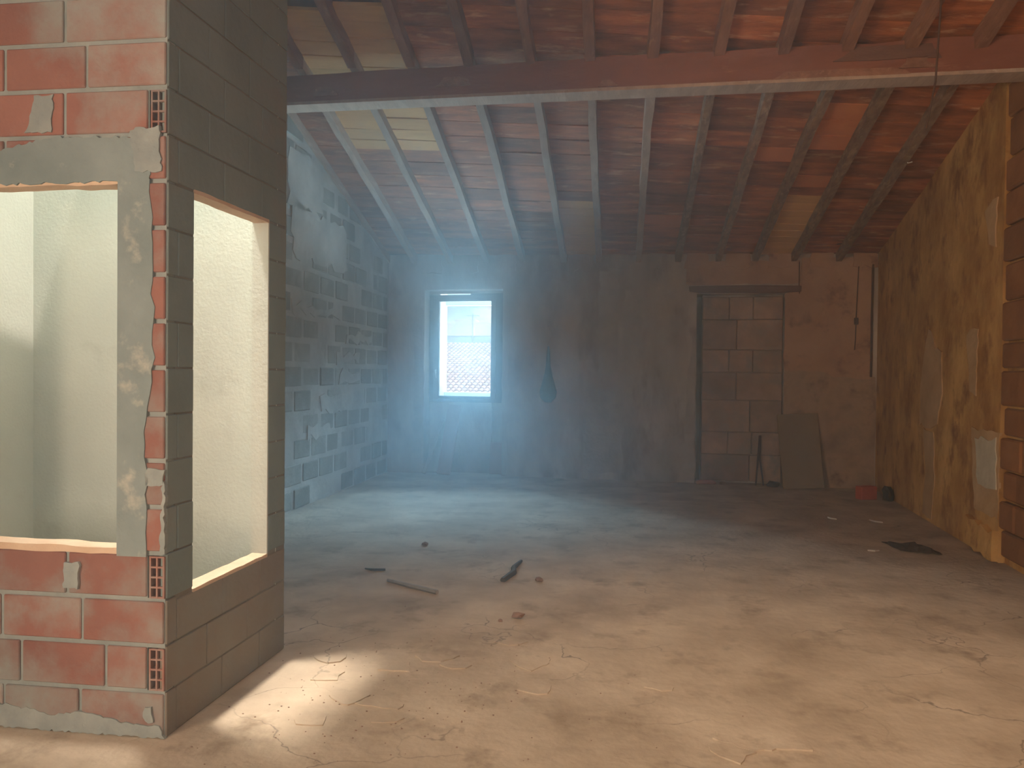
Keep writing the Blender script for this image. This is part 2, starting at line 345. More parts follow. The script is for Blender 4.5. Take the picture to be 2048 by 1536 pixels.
# right wall, its exposed stones beyond the plaster edge
wr = MB()
def side_wall(mb, fr, u0, u1, xs, ys, d0, d1, n=12):
    for i in range(n):
        a = u0+(u1-u0)*i/n; b = u0+(u1-u0)*(i+1)/n
        za = zr(xs, fr.p(a, 0, 0).y)+.1; zb = zr(xs, fr.p(b, 0, 0).y)+.1
        mb.hexa([fr.p(a, d0, -.2), fr.p(b, d0, -.2), fr.p(b, d1, -.2), fr.p(a, d1, -.2), fr.p(a, d0, za), fr.p(b, d0, zb), fr.p(b, d1, zb), fr.p(a, d1, za)])
side_wall(wr, RIGHT, -.3, 4.13, 3.2, 0, -.45, 0, 10)
side_wall(wr, RIGHT, 4.13, 6.6, 3.0, 0, -.45, -.05, 6)
RIGHT2 = Frame(RIGHT.p(6.6, 0, 0).xy, (2.75, -4.2))
side_wall(wr, RIGHT2, 0, RIGHT2.len, 2.8, 0, -.45, -.02, 12)
wall_right = struct(wr.build('wall_right', 'rightwall'))
z = .05
k = 0
while z < 3.6:
    h = R.uniform(.22, .34); u = 4.15-.03*(k % 2)
    while u < 6.5:
        l = R.uniform(.32, .62)
        piece('stone', RIGHT, u+l/2, -.045, z+h/2, round(l, 1)-.02, .08, round(h, 2)-.02, 'stone', wall_right, .014, .014, .01)
        u += round(l, 1)
    z += round(h, 2); k += 1
def wpatch(fr, poly, d, m, parent, amp=.02, step=.07):
    pp = MB(); pp.plate(fr, rough_poly(poly, amp, step), -.012, d); return pp.build('plaster_patch', m, parent)
wpatch(RIGHT, [(2.24, 2.02), (2.32, 2.0), (2.45, 1.80), (2.66, 1.76), (2.70, 1.35), (2.55, 1.02), (2.25, .98), (1.98, 1.0), (2.0, 1.45), (2.12, 1.78)], .012, 'rightpale', wall_right)
wpatch(RIGHT, [(2.1, .95), (2.45, .95), (2.5, .4), (2.42, .05), (2.1, .05), (2.2, .5)], .008, 'rightpale', wall_right)
wpatch(RIGHT, [(3.62, .98), (4.08, 1.0), (4.10, .60), (3.95, .57), (3.69, .58)], .014, 'rightwhite', wall_right)
wpatch(RIGHT, [(3.5, 1.05), (4.12, 1.06), (4.12, .35), (3.6, .35)], .006, 'rightpale', wall_right)
wpatch(RIGHT, [(3.75, 2.95), (4.0, 3.0), (3.98, 2.6), (3.85, 2.62)], .01, 'rightpale', wall_right)
wpatch(RIGHT, [(3.35, 1.9), (3.62, 1.95), (3.6, 1.35), (3.45, 1.4)], .008, 'rightpale', wall_right)
wpatch(RIGHT, [(3.55, .28), (4.12, .24), (4.13, .02), (3.5, .02)], .05, 'rightwall', wall_right)

# left wall of tuff blocks
wl = MB(); side_wall(wl, LEFT, -.2, 1.95, -3.5, 0, -.4, -.004, 3); side_wall(wl, LEFT, 4.05, LEFT.len+.3, -3.5, 0, -.4, -.004, 16)
wl.box(LEFT, 1.95, 4.05, -.4, -.004, -.2, .8); wl.box(LEFT, 1.95, 4.05, -.4, -.004, 2.5, 4.6)  # opening added to let the left fill lamp in
wall_left = struct(wl.build('wall_left', 'blockmortar'))
row = 0; z = -.02
while z < 4.3:
    u = 8.1+(.235 if row % 2 else 0)
    while u < 15.1:
        l = .47; y = LEFT.p(u+l/2, 0, 0).y
        ue = min(u+l, 15.18)
        if z+.266 < zr(-3.5, y+.25)+.12 and ue-u > .15:
            piece('block', LEFT, (u+ue)/2, -.03, z+.133, round(ue-u, 2)-.05, .06, .266-R.choice((.04, .05, .06)), 'block', wall_left, .012, .008, .012)
        u += l
    z += .266; row += 1
for (u0, z0, u1, z1) in ((11.8, 2.75, 13.4, 3.3), (11.7, 3.3, 12.6, 3.9), (13.2, 1.35, 13.9, 1.5), (12.6, 1.02, 13.3, 1.2), (13.4, 1.9, 14.4, 2.0), (11.8, 2.15, 13.2, 2.25), (12.2, .75, 12.9, .86), (13.1, 1.62, 13.9, 1.72)):
    pp = MB(); pp.plate(LEFT, jag(u0, z0, u1, z1, .05, .12), -.01, .009); pp.build('mortar_smear', 'blockmortar', wall_left)

# rear wall behind the camera with a wide opening
REAR = Frame((3.2, -4.0), (-4.0, -4.0)); REAR.N = Vector((0, 1, 0))
wq = MB(); wq.box(REAR, -.2, .7, -.4, 0, -.2, 4.6); wq.box(REAR, 3.3, 7.5, -.4, 0, -.2, 4.6); wq.box(REAR, .7, 3.3, -.4, 0, 2.6, 4.6); wq.box(REAR, .7, 3.3, -.4, 0, -.2, .8)
wall_rear = struct(wq.build('wall_rear', 'backwall'))

# ------------------------------------------------------------------ the roof: bed, terracotta tiles, planks, rafters
cb = MB()
xs = [-4.0, -3.02, -1.98, -.6, 1.4, 3.9]
ys = [11.9, 9.5, 7.5, 5.5, 3.75, 3.05, 2.0, 1.0, -1.2, -4.5]
for i in range(len(xs)-1):
    for j in range(len(ys)-1):
        if (i, j) in ((1, 4), (3, 6)): continue      # the hole over the shaft and one added for the overhead fill lamp
        q = [(xs[i], ys[j]), (xs[i+1], ys[j]), (xs[i+1], ys[j+1]), (xs[i], ys[j+1])]
        cb.hexa([Vector((x, y, zr(x, y)+.022)) for x, y in q]+[Vector((x, y, zr(x, y)+.16)) for x, y in q])
ceiling = struct(cb.build('ceiling', 'ceilback'))
rx = [(-3.475, -3.485), (-3.04, -3.03), (-2.50, -2.49), (-1.96, -1.92), (-1.42, -1.37), (-.82, -.81), (-.32, -.29), (.235, .246), (.785, .775), (1.33, 1.267), (1.82, 1.745), (2.32, 2.20), (2.90, 2.68)]
def rxa(i, y):
    if i >= len(rx): return 3.4-.06*(11-y)
    a, b = rx[i]; t = (11.0-y)/4.6
    return a+(b-a)*t
newp = {1: (6.35, 8.43), 2: (6.27, 8.42), 5: (9.44, 11.1), 10: (9.14, 11.1)}
red = {(10, 7.44, 8.07), (7, 9.75, 10.02), (9, 8.14, 8.38), (10, 8.73, 8.98)}
def roof_piece(name, i, y0, y1, m, drop=0.0):
    dz = [-.004+R.uniform(-.006, .006)-drop for _ in range(4)]
    q = [(rxa(i, y0)+.012, y0+.005), (rxa(i+1, y0)-.012, y0+.005), (rxa(i+1, y1)-.012, y1-.005), (rxa(i, y1)+.012, y1-.005)]
    mb = MB(); mb.hexa([Vector((x, y, zr(x, y)+dz[n])) for n, (x, y) in enumerate(q)]+[Vector((x, y, zr(x, y)+.03)) for x, y in q])
    return mb.build(name, m, ceiling)
for i in range(13):
    y = 11.12
    while y > 5.35:
        s = .272; y0 = y-s; c = (y+y0)/2
        if i in newp and newp[i][0] < c < newp[i][1]: y = y0; continue
        hit = any(a == i and b < c < d for a, b, d in red)
        roof_piece('tile', i, y0, y, 'orangetile' if hit else 'rooftile', .004 if hit else 0)
        y = y0
for i, (a, b) in newp.items():
    y = a; n = round((b-a)/.19); s = (b-a)/n
    for k in range(n):
        roof_piece('plank', i, y+k*s, y+(k+1)*s, 'newplank', .006)
rest = MB()
for i in range(13):
    for k in range(12):
        y1 = 5.6-k*.29
        if y1 < 2.3 or (i in (1, 2) and 2.9 < y1 < 4.1): continue
        y0 = y1-.28
        q = [(rxa(i, y0)+.01, y0), (rxa(i+1, y0)-.01, y0), (rxa(i+1, y1)-.01, y1), (rxa(i, y1)+.01, y1)]
        rest.hexa([Vector((x, yy, zr(x, yy)-R.uniform(0, .006))) for x, yy in q]+[Vector((x, yy, zr(x, yy)+.03)) for x, yy in q])
o = rest.build('tile_field', 'rooftile', ceiling); o['kind'] = 'stuff'
def rafter(i, y0, y1, wd, h, m='rafter', dx=0):
    n = 12; ring = []
    mb = MB()
    for k in range(n+1):
        y = y0+(y1-y0)*k/n; x = rxa(i, y)+dx+R.uniform(-.006, .006); z0 = zr(x, y)
        a = wd/2*R.uniform(.86, 1.08); b = wd/2*R.uniform(.86, 1.08); hh = h*R.uniform(.93, 1.05)
        ring.append(len(mb.v))
        mb.v += [Vector((x-a, y, z0+.01)), Vector((x+b, y, z0+.01)), Vector((x+b*.9, y, z0-hh)), Vector((x-a*.9, y, z0-hh))]
    for p, q in zip(ring, ring[1:]):
        mb.f += [(p+j, p+(j+1) % 4, q+(j+1) % 4, q+j) for j in range(4)]
    mb.f += [(0, 1, 2, 3), tuple(ring[-1]+j for j in (3, 2, 1, 0))]
    return mb.build('rafter', m, ceiling)
for i in range(13):
    rafter(i, 6.9 - .05*i, 11.3, .085, .115, 'palerafter' if i < 8 else 'worn')
    if i not in (1, 2): rafter(i, 2.1, 7.0 - .05*i, .095, .125)
    else: rafter(i, 4.0, 7.0 - .05*i, .095, .125)

# the beam under the rafters
bl, br = Vector((-3.75, 7.10, 4.085)), Vector((3.30, 6.22, 3.80))
beam_t = tag(bpy.data.objects.new('roof_beam', None), 'long weathered timber beam crossing the room under the rafters', 'beam'); C.objects.link(beam_t); beam_t.location = bl
mb = MB(); n = 26; ax = (br-bl); side = Vector((-ax.y, ax.x, 0)).normalized()
for k in range(n+1):
    p = bl+ax*k/n+Vector((0, 0, R.uniform(-.006, .006))); h = .262+R.uniform(-.008, .008); wdt = .21
    mb.v += [p, p+side*wdt, p+side*wdt+Vector((0, 0, h)), p+Vector((0, R.uniform(-.006, .006), h))]
    if k: b = 4*(k-1); mb.f += [(b+j, b+(j+1) % 4, b+4+(j+1) % 4, b+4+j) for j in range(4)]
mb.f += [(3, 2, 1, 0), tuple(4*n+j for j in range(4))]
mb.build('beam_timber', 'beam', beam_t, 0)
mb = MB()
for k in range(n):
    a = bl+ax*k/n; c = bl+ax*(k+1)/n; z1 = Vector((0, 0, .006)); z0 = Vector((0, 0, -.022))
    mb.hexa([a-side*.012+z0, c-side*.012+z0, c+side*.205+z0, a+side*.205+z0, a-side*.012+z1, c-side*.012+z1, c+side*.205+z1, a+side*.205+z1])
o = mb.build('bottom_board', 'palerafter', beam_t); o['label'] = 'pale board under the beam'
def beam_pt(t, up, out): p = bl+ax*t-side*out; return Vector((p.x, p.y, p.z+up))
for t0, t1, u0, u1 in ((.50, .53, .02, .07), (.70, .84, .0, .06), (.77, .87, .12, .23), (.83, .87, .05, .13), (.29, .34, .08, .17), (.12, .16, .05, .13)):
    pts = rough_poly([(t0, u0), (t1, u0), (t1-.01, u1), (t0+.01, u1)], .006, .03)
    mb = MB(); b = 0; nn = len(pts)
    mb.v = [beam_pt(t, max(.002, uu), -.01) for t, uu in pts]+[beam_pt(t, max(.002, uu), .014) for t, uu in pts]
    mb.f = [tuple(range(nn)), tuple(range(2*nn-1, nn-1, -1))]+[(i, nn+i, nn+(i+1) % nn, (i+1) % nn) for i in range(nn)]
    mb.build('mortar_splash', 'lintel' if u0 > .1 else 'rafter', beam_t)

# ------------------------------------------------------------------ the brick light shaft
TH = .08
ZT = 5.7
CH = .1886
fc = MB()      # core: mortar bed of the front face
o0, o1, oz0, oz1 = FU-1.30, FU-.209, .768, 2.258
def holed(mb, fr, u0, u1, a, b, z0, z1, d0, d1, zb=0, zt=ZT):
    mb.box(fr, u0, a, d0, d1, zb, zt); mb.box(fr, b, u1, d0, d1, zb, zt); mb.box(fr, a, b, d0, d1, zb, z0); mb.box(fr, a, b, d0, d1, z1, zt)
holed(fc, FRONT, 0.0, FU-.080, o0, o1, oz0, oz1, -TH, -.004)
for za, zb in ((-.05, CH+.003), (2*CH-.010, 3*CH+.004), (4*CH-.010, 13*CH+.004), (14*CH-.010, ZT)): fc.box(FRONT, FU-.081, FU-.004, -.066, -.004, za, zb)
wall_sf = struct(fc.build('wall_shaft_front', 'mortar'))
def brick(u0, u1, r, parent=None, end=False, fr=FRONT, m='brick', gap=.008, off=None):
    z0 = r*CH+.006; off = FU if off is None else off
    return piece('brick', fr, off+(u0+u1)/2, -.012, z0+CH/2-.006, u1-u0-gap-.006, .034, CH-.019, m, parent, .004, .002, .002)
def hollow_end(u0, u1, r, parent):
    """brick end seen from the front: two columns of four open cells"""
    z0 = r*CH+.005; z1 = z0+CH-.017; a = FU+u0+.003; b = FU+u1-.003
    mb = MB(); t = .007
    cv = MB(); cv.box(FRONT, a, b, -.056, -.050, z0, z1)
    for k in range(3):
        c = a+(b-a-t)*k/2; mb.box(FRONT, c, c+t, -.046, .004, z0, z1)
    for k in range(5):
        c = z0+(z1-z0-t)*k/4; mb.box(FRONT, a+.0005, b-.0005, -.046, .003, c, c+t)
    o = mb.build('hollow_brick', 'brick', parent); o['label'] = 'brick end with open cells'; cv.build('brick_cavity', 'cavity', o)
    return o
# cut pockets for the hollow ends by leaving the core out there is not needed: the core stops short at the corner
lay = {0: [(-1.72, -1.06), (-1.05, -.72), (-.72, -.376), (-.376, 0)],
       1: [(-1.70, -1.32), (-1.32, -.985), (-.985, -.642), (-.642, -.261), (-.261, -.075)],
       2: [(-1.72, -1.42), (-1.42, -1.08), (-1.08, -.73), (-.73, -.366), (-.366, 0)],
       3: [(-1.70, -1.40), (-1.40, -1.09), (-1.09, -.76), (-.76, -.434), (-.434, -.075)],
       12: [(-1.72, -1.1), (-1.1, -.72), (-.72, -.36), (-.36, 0)],
       13: [(-1.70, -1.12), (-1.12, -.80), (-.80, -.45), (-.45, -.078)],
       14: [(-1.72, -1.08), (-1.08, -.72), (-.72, -.352), (-.352, 0)],
       15: [(-1.70, -1.12), (-1.12, -.80), (-.80, -.45), (-.45, 0)]}
for r in range(16, 29): lay[r] = [(-1.72, -1.08), (-1.08, -.72), (-.72, -.352), (-.352, 0)] if r % 2 == 0 else [(-1.70, -1.2), (-1.2, -.85), (-.85, -.5), (-.5, 0)]
for r, l in lay.items():
    for a, b in l:
        dz = brick(a, b, r, wall_sf)
for r in (1, 3, 13): hollow_end(-.072, -.001, r, wall_sf)
for r in range(4, 12):
    brick(-.205, 0, r, wall_sf)
    brick(-1.70, -1.31, r, wall_sf)
# cement render round the opening, sandy sill, crumbled head
pp = MB(); pp.plate(FRONT, jag_line([(FU-.075, .74), (FU-.085, 1.3), (FU-.055, 1.45), (FU-.05, 1.60), (FU-.07, 2.27)], .010, .05)+[(FU-.209, 2.27), (FU-.209, .74)], -.01, .010); pp.build('cement_render', 'render', wall_sf)
pp = MB(); pp.plate(FRONT, rough_poly([(FU-1.6, 2.262), (FU-.07, 2.262), (FU-.06, 2.44), (FU-.5, 2.45), (FU-.75, 2.40), (FU-1.6, 2.46)], .006, .016), -.01, .0095); pp.build('cement_render', 'render', wall_sf)
pp = MB(); pp.plate(FRONT, rough_poly([(FU-.13, 2.30), (FU-.02, 2.30), (FU-.03, 2.48), (FU-.16, 2.47)], .006, .016), -.01, .012); pp.build('cement_render', 'mortar', wall_sf)
pp = MB(); pp.plate(FRONT, jag(FU-.44, .60, FU-.375, .705, .006, .016), -.012, .016); pp.build('mortar_lump', 'mortar', wall_sf)
pp = MB(); pp.plate(FRONT, rough_poly([(FU-.62, 2.47), (FU-.50, 2.47), (FU-.50, 2.62), (FU-.58, 2.62)], .006, .016), -.01, .010); pp.build('mortar_smear', 'mortar', wall_sf)
pp = MB(); pp.plate(FRONT, rough_poly([(FU-1.7, .004), (FU, .004), (FU-.02, .05), (FU-.2, .06), (FU-.36, .09), (FU-.5, .07), (FU-.7, .10), (FU-1.7, .10)], .006, .016), -.01, .010); pp.build('mortar_smear', 'mortar', wall_sf)
pp = MB(); pp.plate(FRONT, rough_poly([(FU-.085, 1.03), (FU-.005, 1.03), (FU-.005, 1.10), (FU-.08, 1.10)], .006, .016), -.01, .010); pp.build('mortar_smear', 'mortar', wall_sf)
pp = MB(); pp.plate(FRONT, rough_poly([(FU-.02, .75), (FU-.001, .75), (FU-.001, 1.05), (FU-.012, 1.05)], .006, .016), -.01, .011); pp.build('mortar_smear', 'mortar', wall_sf)
pp = MB(); pp.plate(FRONT, jag(FU-.085, .065, FU-.05, .125, .006, .016), -.01, .012); pp.build('mortar_lump', 'mortar', wall_sf)
sl = MB(); sl.plate(Frame(FRONT.p(0, 0, 0).xy, FRONT.p(1, 0, 0).xy), rough_poly([(o0, .745), (o1, .745), (o1, .770), (o0, .785)], .003, .06), -TH-.01, .003); sl.build('sill', 'sill', wall_sf)
sl = MB(); sl.plate(FRONT, rough_poly([(o0, 2.252), (o1, 2.252), (o1, 2.27), (o0, 2.27)], .004, .06), -TH, .002); sl.build('opening_head', 'sill', wall_sf)

sc_ = MB(); s0, s1, sz0, sz1 = .190, .851, .555, 2.264
holed(sc_, SIDE, .062, SIDE.len, s0, s1, sz0, sz1, -TH, -.004)
wall_ss = struct(sc_.build('wall_shaft_side', 'sidemortar'))
for r in range(0, 29):
    cuts = [.002]+[c for c in ([.30, .65] if r % 2 else [.075, .425, .775])]+[SIDE.len-.002]
    z0 = r*CH; z1 = z0+CH
    for a, b in zip(cuts, cuts[1:]):
        segs = [(a, b)]
        if z1 > sz0+.03 and z0 < sz1-.03:
            segs = [(a, min(b, s0))] if a < s0 else []
            if b > s1: segs.append((max(a, s1), b))
            elif a < s0 and b <= s0: segs = [(a, b)]
        for (p, q) in segs:
            if q-p > .03:
                zz0 = z0; zz1 = z1
                if p < s1 and q > s0:
                    if zz0 < sz0 < zz1: zz1 = sz0-.004
                    if zz0 < sz1 < zz1: zz0 = sz1+.004
                piece('brick', SIDE, (p+q)/2, -.013, (zz0+zz1)/2, q-p-.006, .030, zz1-zz0-.008, 'sidebrick' if r < 3 else 'sidegrey', wall_ss, .003, .0012, .001)
# inside linings: white plaster, jamb, clay head and sill of the side opening
li = MB(); holed(li, SIDE, 0.06, SIDE.len-.09, s0, s1, sz0, sz1, -TH-.008, -TH); li.build('plaster_lining', 'white', wall_ss)
li = MB(); li.box(SIDE, s1-.006, s1+.004, -TH-.008, .001, sz0, sz1); li.build('plaster_jamb', 'white', wall_ss)
sl = MB(); sl.plate(SIDE, rough_poly([(s0, sz0-.012), (s1, sz0-.012), (s1, sz0+.006), (s0, sz0+.006)], .002, .06), -TH, .002); sl.build('sill', 'sill', wall_ss)
sl = MB(); sl.plate(SIDE, rough_poly([(s0, sz1-.006), (s1, sz1-.006), (s1, sz1+.01), (s0, sz1+.01)], .002, .06), -TH, .002); sl.build('opening_head', 'sill', wall_ss)
li = MB(); holed(li, FRONT, .35, FU-.09, o0, o1, oz0, oz1, -TH-.008, -TH); li.build('plaster_lining', 'white', wall_sf)
SB = Frame((-3.55, 3.836), (-1.79, 3.836))
sb = MB(); sb.box(SB, 0, 1.76, -.10, 0, 0, ZT); wall_sb = struct(sb.build('wall_shaft_back', 'white'))
SL = Frame((-3.203, 2.9), (-3.203, 3.836))
sb = MB(); sb.box(SL, .06, .94, -.33, 0, 0, ZT); wall_sl = struct(sb.build('wall_shaft_left', 'white'))

# ------------------------------------------------------------------ the window in its niche
win = struct(bpy.data.objects.new('window_1', None)); C.objects.link(win); win.location = BACK.p(1.12, -.28, 1.15)
wf = MB(); F0, F1 = -.305, -.245
wf.box(BACK, .565, .640, F0, F1, 1.06, 2.675); wf.box(BACK, 1.60, 1.745, F0, F1, 1.06, 2.675); wf.box(BACK, .64, 1.60, F0, F1, 2.63, 2.675); wf.box(BACK, .64, 1.60, F0, F1, 1.06, 1.105)
wf.box(BACK, 1.20, 1.745, F0, F1, 2.674, 2.696)
wf.build('window_frame', 'darkwood', win, .003)
wf = MB(); F0, F1 = -.30, -.235
wf.box(BACK, .642, .715, F0, F1, 1.107, 2.628); wf.box(BACK, 1.522, 1.598, F0, F1, 1.107, 2.628); wf.box(BACK, .715, 1.522, F0, F1, 2.58, 2.628); wf.box(BACK, .715, 1.522, F0, F1, 1.107, 1.152)
sash = wf.build('window_sash', 'darkwood', win, .004)
g = MB(); g.box(BACK, .712, 1.525, -.272, -.268, 1.15, 2.583); g.build('window_pane', 'glass', win)
h = MB(); h.box(BACK, .662, .682, -.236, -.222, 1.49, 1.55); h.tube([BACK.p(.672, -.222, 1.53), BACK.p(.672, -.19, 1.53), BACK.p(.680, -.185, 1.50), BACK.p(.694, -.185, 1.42)], .007); h.build('window_handle', 'handle', win)

# ------------------------------------------------------------------ things leaning on the back wall
def leaning(name, label, cat, p0, p1, width, thick, m, across, bevel=.003):
    p0, p1 = Vector(p0), Vector(p1); o = thing(name, p0, label, cat)
    t = (p1-p0).normalized(); a = Vector(across).normalized(); a = (a-t*a.dot(t)).normalized(); n = t.cross(a)
    mb = MB(); hw = a*width/2; ht = n*thick/2
    mb.hexa([p0-hw-ht, p0+hw-ht, p0+hw+ht, p0-hw+ht, p1-hw-ht, p1+hw-ht, p1+hw+ht, p1-hw+ht])
    me = mb.mesh(name, m, p0)
    bm = bmesh.new(); bm.from_mesh(me); bmesh.ops.bevel(bm, geom=list(bm.edges), offset=bevel, segments=1, affect='EDGES'); bm.to_mesh(me); bm.free()
    bpy.data.objects.remove(o)
    ob = link(name, me); ob.location = p0; tag(ob, label, cat)
    return ob
leaning('wooden_plank', 'tall narrow reddish plank leaning below the bright window', 'plank', BACK.p(.91, .13, .012), BACK.p(.99, -.21, 1.02), .20, .03, 'boardred', (1, 0, 0))
leaning('wooden_stick', 'thin pale stick leaning left of the tall plank under the window', 'stick', BACK.p(.60, .10, .01), BACK.p(.80, -.22, .80), .045, .03, 'board', (1, 0, 0))
leaning('wooden_board', 'low pale board standing behind the thin stick in the window niche', 'board', BACK.p(.68, -.10, .01), BACK.p(.68, -.225, .48), .19, .025, 'board', (1, 0, 0))
leaning('wooden_board', 'short pale board standing at the right end of the window niche', 'board', BACK.p(1.64, -.12, .01), BACK.p(1.64, -.225, .47), .20, .03, 'boardred', (1, 0, 0))
leaning('fibre_panel', 'large flat brown panel leaning right of the blocked doorway', 'panel', BACK.p(5.90, .26, .012), BACK.p(5.84, .03, .99), .52, .022, 'panel', (1, -.05, 0))
# dark two-legged tool in front of the blocked doorway
pz = BACK.p(5.33, .10, 0)
tl = thing('forked_tool', pz, 'dark forked tool standing upright against the blocked doorway', 'tool')
mb = MB(); mb.tube([BACK.p(5.375, -.06, .68), BACK.p(5.37, -.05, .50), BACK.p(5.36, -.03, .36)], [.018, .024, .027]); mb.build('shaft', 'iron', tl)
mb = MB(); mb.tube([BACK.p(5.35, -.03, .38), BACK.p(5.33, .03, .18), BACK.p(5.31, .09, .012)], [.016, .013, .011]); mb.build('prong', 'iron', tl)
mb = MB(); mb.tube([BACK.p(5.37, -.03, .38), BACK.p(5.395, .03, .18), BACK.p(5.41, .09, .012)], [.016, .013, .011]); mb.build('prong', 'iron', tl)
o = lump('earth_clod', BACK.p(5.53, .12, .03), (.08, .055, .05), 'rag', None, 3); tag(o, 'black crumbly lump beside the foot of the forked tool', 'clod')
o = lump('terracotta_piece', BACK.p(4.64, .06, .022), (.14, .07, .038), 'terracotta', None, 4); tag(o, 'broken pink terracotta piece at the lower left corner of the blocked doorway', 'rubble')
o = lump('clay_fragment', BACK.p(4.88, .06, .016), (.05, .04, .026), 'clod', None, 14); tag(o, 'small dark clay fragment just right of the pink terracotta piece', 'rubble')
# red brick and dark bundle in the far right corner
rb = MB(); fr_ = Frame((2.93, 9.86), (3.14, 9.95)); rb.box(fr_, 0, .23, -.12, 0, 0, .16)
o = rb.build('clay_brick', 'redbrick', None, .01); tag(o, 'dusty red brick lying in the far corner by the right wall', 'brick')
o = lump('dark_blob', (3.235, 9.87, .07), (.055, .12, .11), 'rag', None, 5); tag(o, 'small black bundle wedged between red brick and right wall', 'blob')  # plain black lump beside the brick
# hanging cloth on the back wall
cl_ = thing('hanging_cloth', BACK.p(2.43, .03, 1.9), 'dark teal cloth hanging from a nail right of the window', 'cloth')
mb = MB(); prof = [(1.90, .012), (1.80, .025), (1.62, .035), (1.48, .06), (1.34, .10), (1.24, .13), (1.16, .115), (1.09, .05)]
K = 12; b = 0
for zz, rr in prof:
    mb.v += [BACK.p(2.43+rr*math.cos(2*math.pi*j/K)*(1+.12*math.sin(j*3)), .04+.035*math.sin(2*math.pi*j/K)*(rr/.13)**.5, zz) for j in range(K)]
for i in range(len(prof)-1): mb.f += [(i*K+j, i*K+(j+1) % K, (i+1)*K+(j+1) % K, (i+1)*K+j) for j in range(K)]
mb.f += [tuple(range(K)), tuple((len(prof)-1)*K+j for j in range(K))]
mb.build('cloth_body', 'cloth', cl_)
mb = MB(); mb.tube([BACK.p(2.43, -.02, 1.915), BACK.p(2.43, .07, 1.92)], .006); mb.build('nail', 'iron', cl_)
# cables and pipe
cb_ = thing('light_switch_cable', BACK.p(6.575, .02, 2.95), 'thin dark cable with a small switch hanging beside the right corner', 'cable')
mb = MB(); mb.tube([BACK.p(6.60, .02, 3.0), BACK.p(6.585, .022, 2.6), BACK.p(6.575, .022, 2.32), BACK.p(6.57, .022, 2.0), BACK.p(6.56, .022, 1.86)], .006); mb.build('cable', 'cable', cb_)
mb = MB(); mb.box(BACK, 6.55, 6.60, .01, .04, 2.20, 2.29); mb.build('switch', 'cable', cb_)
mb = MB(); mb.tube([BACK.p(6.775, .025, 3.0), BACK.p(6.77, .025, 2.3), BACK.p(6.77, .025, 1.5)], .014); o = mb.build('wall_pipe', 'cable'); tag(o, 'thin dark vertical pipe in the corner beside the ochre wall', 'pipe')
mb = MB(); mb.tube([BACK.p(5.845, .02, 3.05), BACK.p(5.843, .022, 2.75), BACK.p(5.85, .03, 2.62)], .006); o = mb.build('wire', 'cable'); tag(o, 'short wire hanging over the right end of the wooden lintel', 'wire')
zz = zr(2.2, 5.8)
mb = MB(); mb.tube([(2.2, 5.80, zz-.1), (2.2, 5.82, 4.0), (2.19, 5.85, 3.6), (2.15, 5.9, 3.28)], .007); o = mb.build('hanging_wire', 'cable'); tag(o, 'thin wire dangling from the roof in front of the beam', 'wire')
zz = zr(2.8, 8.1)
mb = MB(); mb.tube([(2.78, 8.1, zz+.01), (2.77, 8.1, zz-.07), (2.79, 8.1, zz-.12), (2.83, 8.1, zz-.11)], .006); o = mb.build('wire_hook', 'handle'); tag(o, 'small bent wire hook under the roof tiles near the ochre wall', 'hook')

# ------------------------------------------------------------------ debris on the floor
mb = MB(); mb.tube([(-1.63, 5.32, .012), (-1.42, 5.19, .014), (-1.21, 5.08, .012)], [.012, .016, .018]); o = mb.build('fallen_stick', 'stick'); tag(o, 'long grey stick lying flat on the dusty floor', 'stick')
mb = MB(); mb.tube([(-.76, 6.05, .012), (-.79, 5.82, .014), (-.77, 5.68, .014), (-.82, 5.46, .012)], [.012, .02, .024, .02]); o = mb.build('curved_strip', 'twig'); tag(o, 'dark curved strip lying on the floor beyond the long stick', 'strip')
mb = MB(); mb.tube([(-1.90, 5.62, .008), (-1.84, 5.59, .01), (-1.74, 5.615, .008)], [.006, .01, .009]); o = mb.build('twig', 'twig'); tag(o, 'thin dark twig behind the long grey stick', 'twig')
for (x, y, s, sd, lb) in ((-.562, 5.52, .035, 21, 'brown clod of earth beside the dark curved strip'), (-.60, 4.66, .04, 22, 'larger brown clod lying at the edge of the bright floor patch'), (-.70, 4.58, .018, 23, 'tiny brown crumb in front of the larger clod'), (-1.66, 6.5, .03, 24, 'reddish crumb on the floor under the window side')):
    o = lump('earth_clod', (x, y, s*.45), (s, s*.8, s*.6), 'clod', None, sd, 1); tag(o, lb, 'clod')
for (x, y, l, a, lb) in ((2.60, 8.48, .16, -.9, 'pale plaster chip near the right wall, longest of the pair'), (2.20, 8.55, .12, -.9, 'slim pale plaster chip lying left of the longest chip'), (2.13, 6.98, .10, .2, 'single pale chip near the dark rag')):
    f_ = Frame((x, y), (x+math.cos(a), y+math.sin(a))); mb = MB(); mb.slab([f_.p(u, d, 0).xy for u, d in ((0, 0), (l*.6, -.012), (l, .01), (l*.5, .03))], .001, .014); o = mb.build('plaster_chip', 'chip'); tag(o, lb, 'chip')
# rag
mb = MB(); nx, ny = 9, 6
rgo = random.Random(8)
for j in range(ny):
    for i in range(nx):
        u = i/(nx-1); v = j/(ny-1)
        x = 2.42+.30*u-.05*v+rgo.uniform(-.012, .012); y = 7.02+.34*v-.10*u+rgo.uniform(-.015, .015)
        ed = min(u, 1-u, v, 1-v); mb.v.append(Vector((x, y, .008+min(ed*4, 1)*rgo.uniform(.01, .05))))
for j in range(ny-1):
    mb.f += [(j*nx+i, j*nx+i+1, (j+1)*nx+i+1, (j+1)*nx+i) for i in range(nx-1)]
o = mb.build('crumpled_rag', 'rag'); tag(o, 'dark crumpled rag lying on the floor near the ochre wall', 'rag')
md = o.modifiers.new('thickness', 'SOLIDIFY'); md.thickness = .006; md.offset = 0
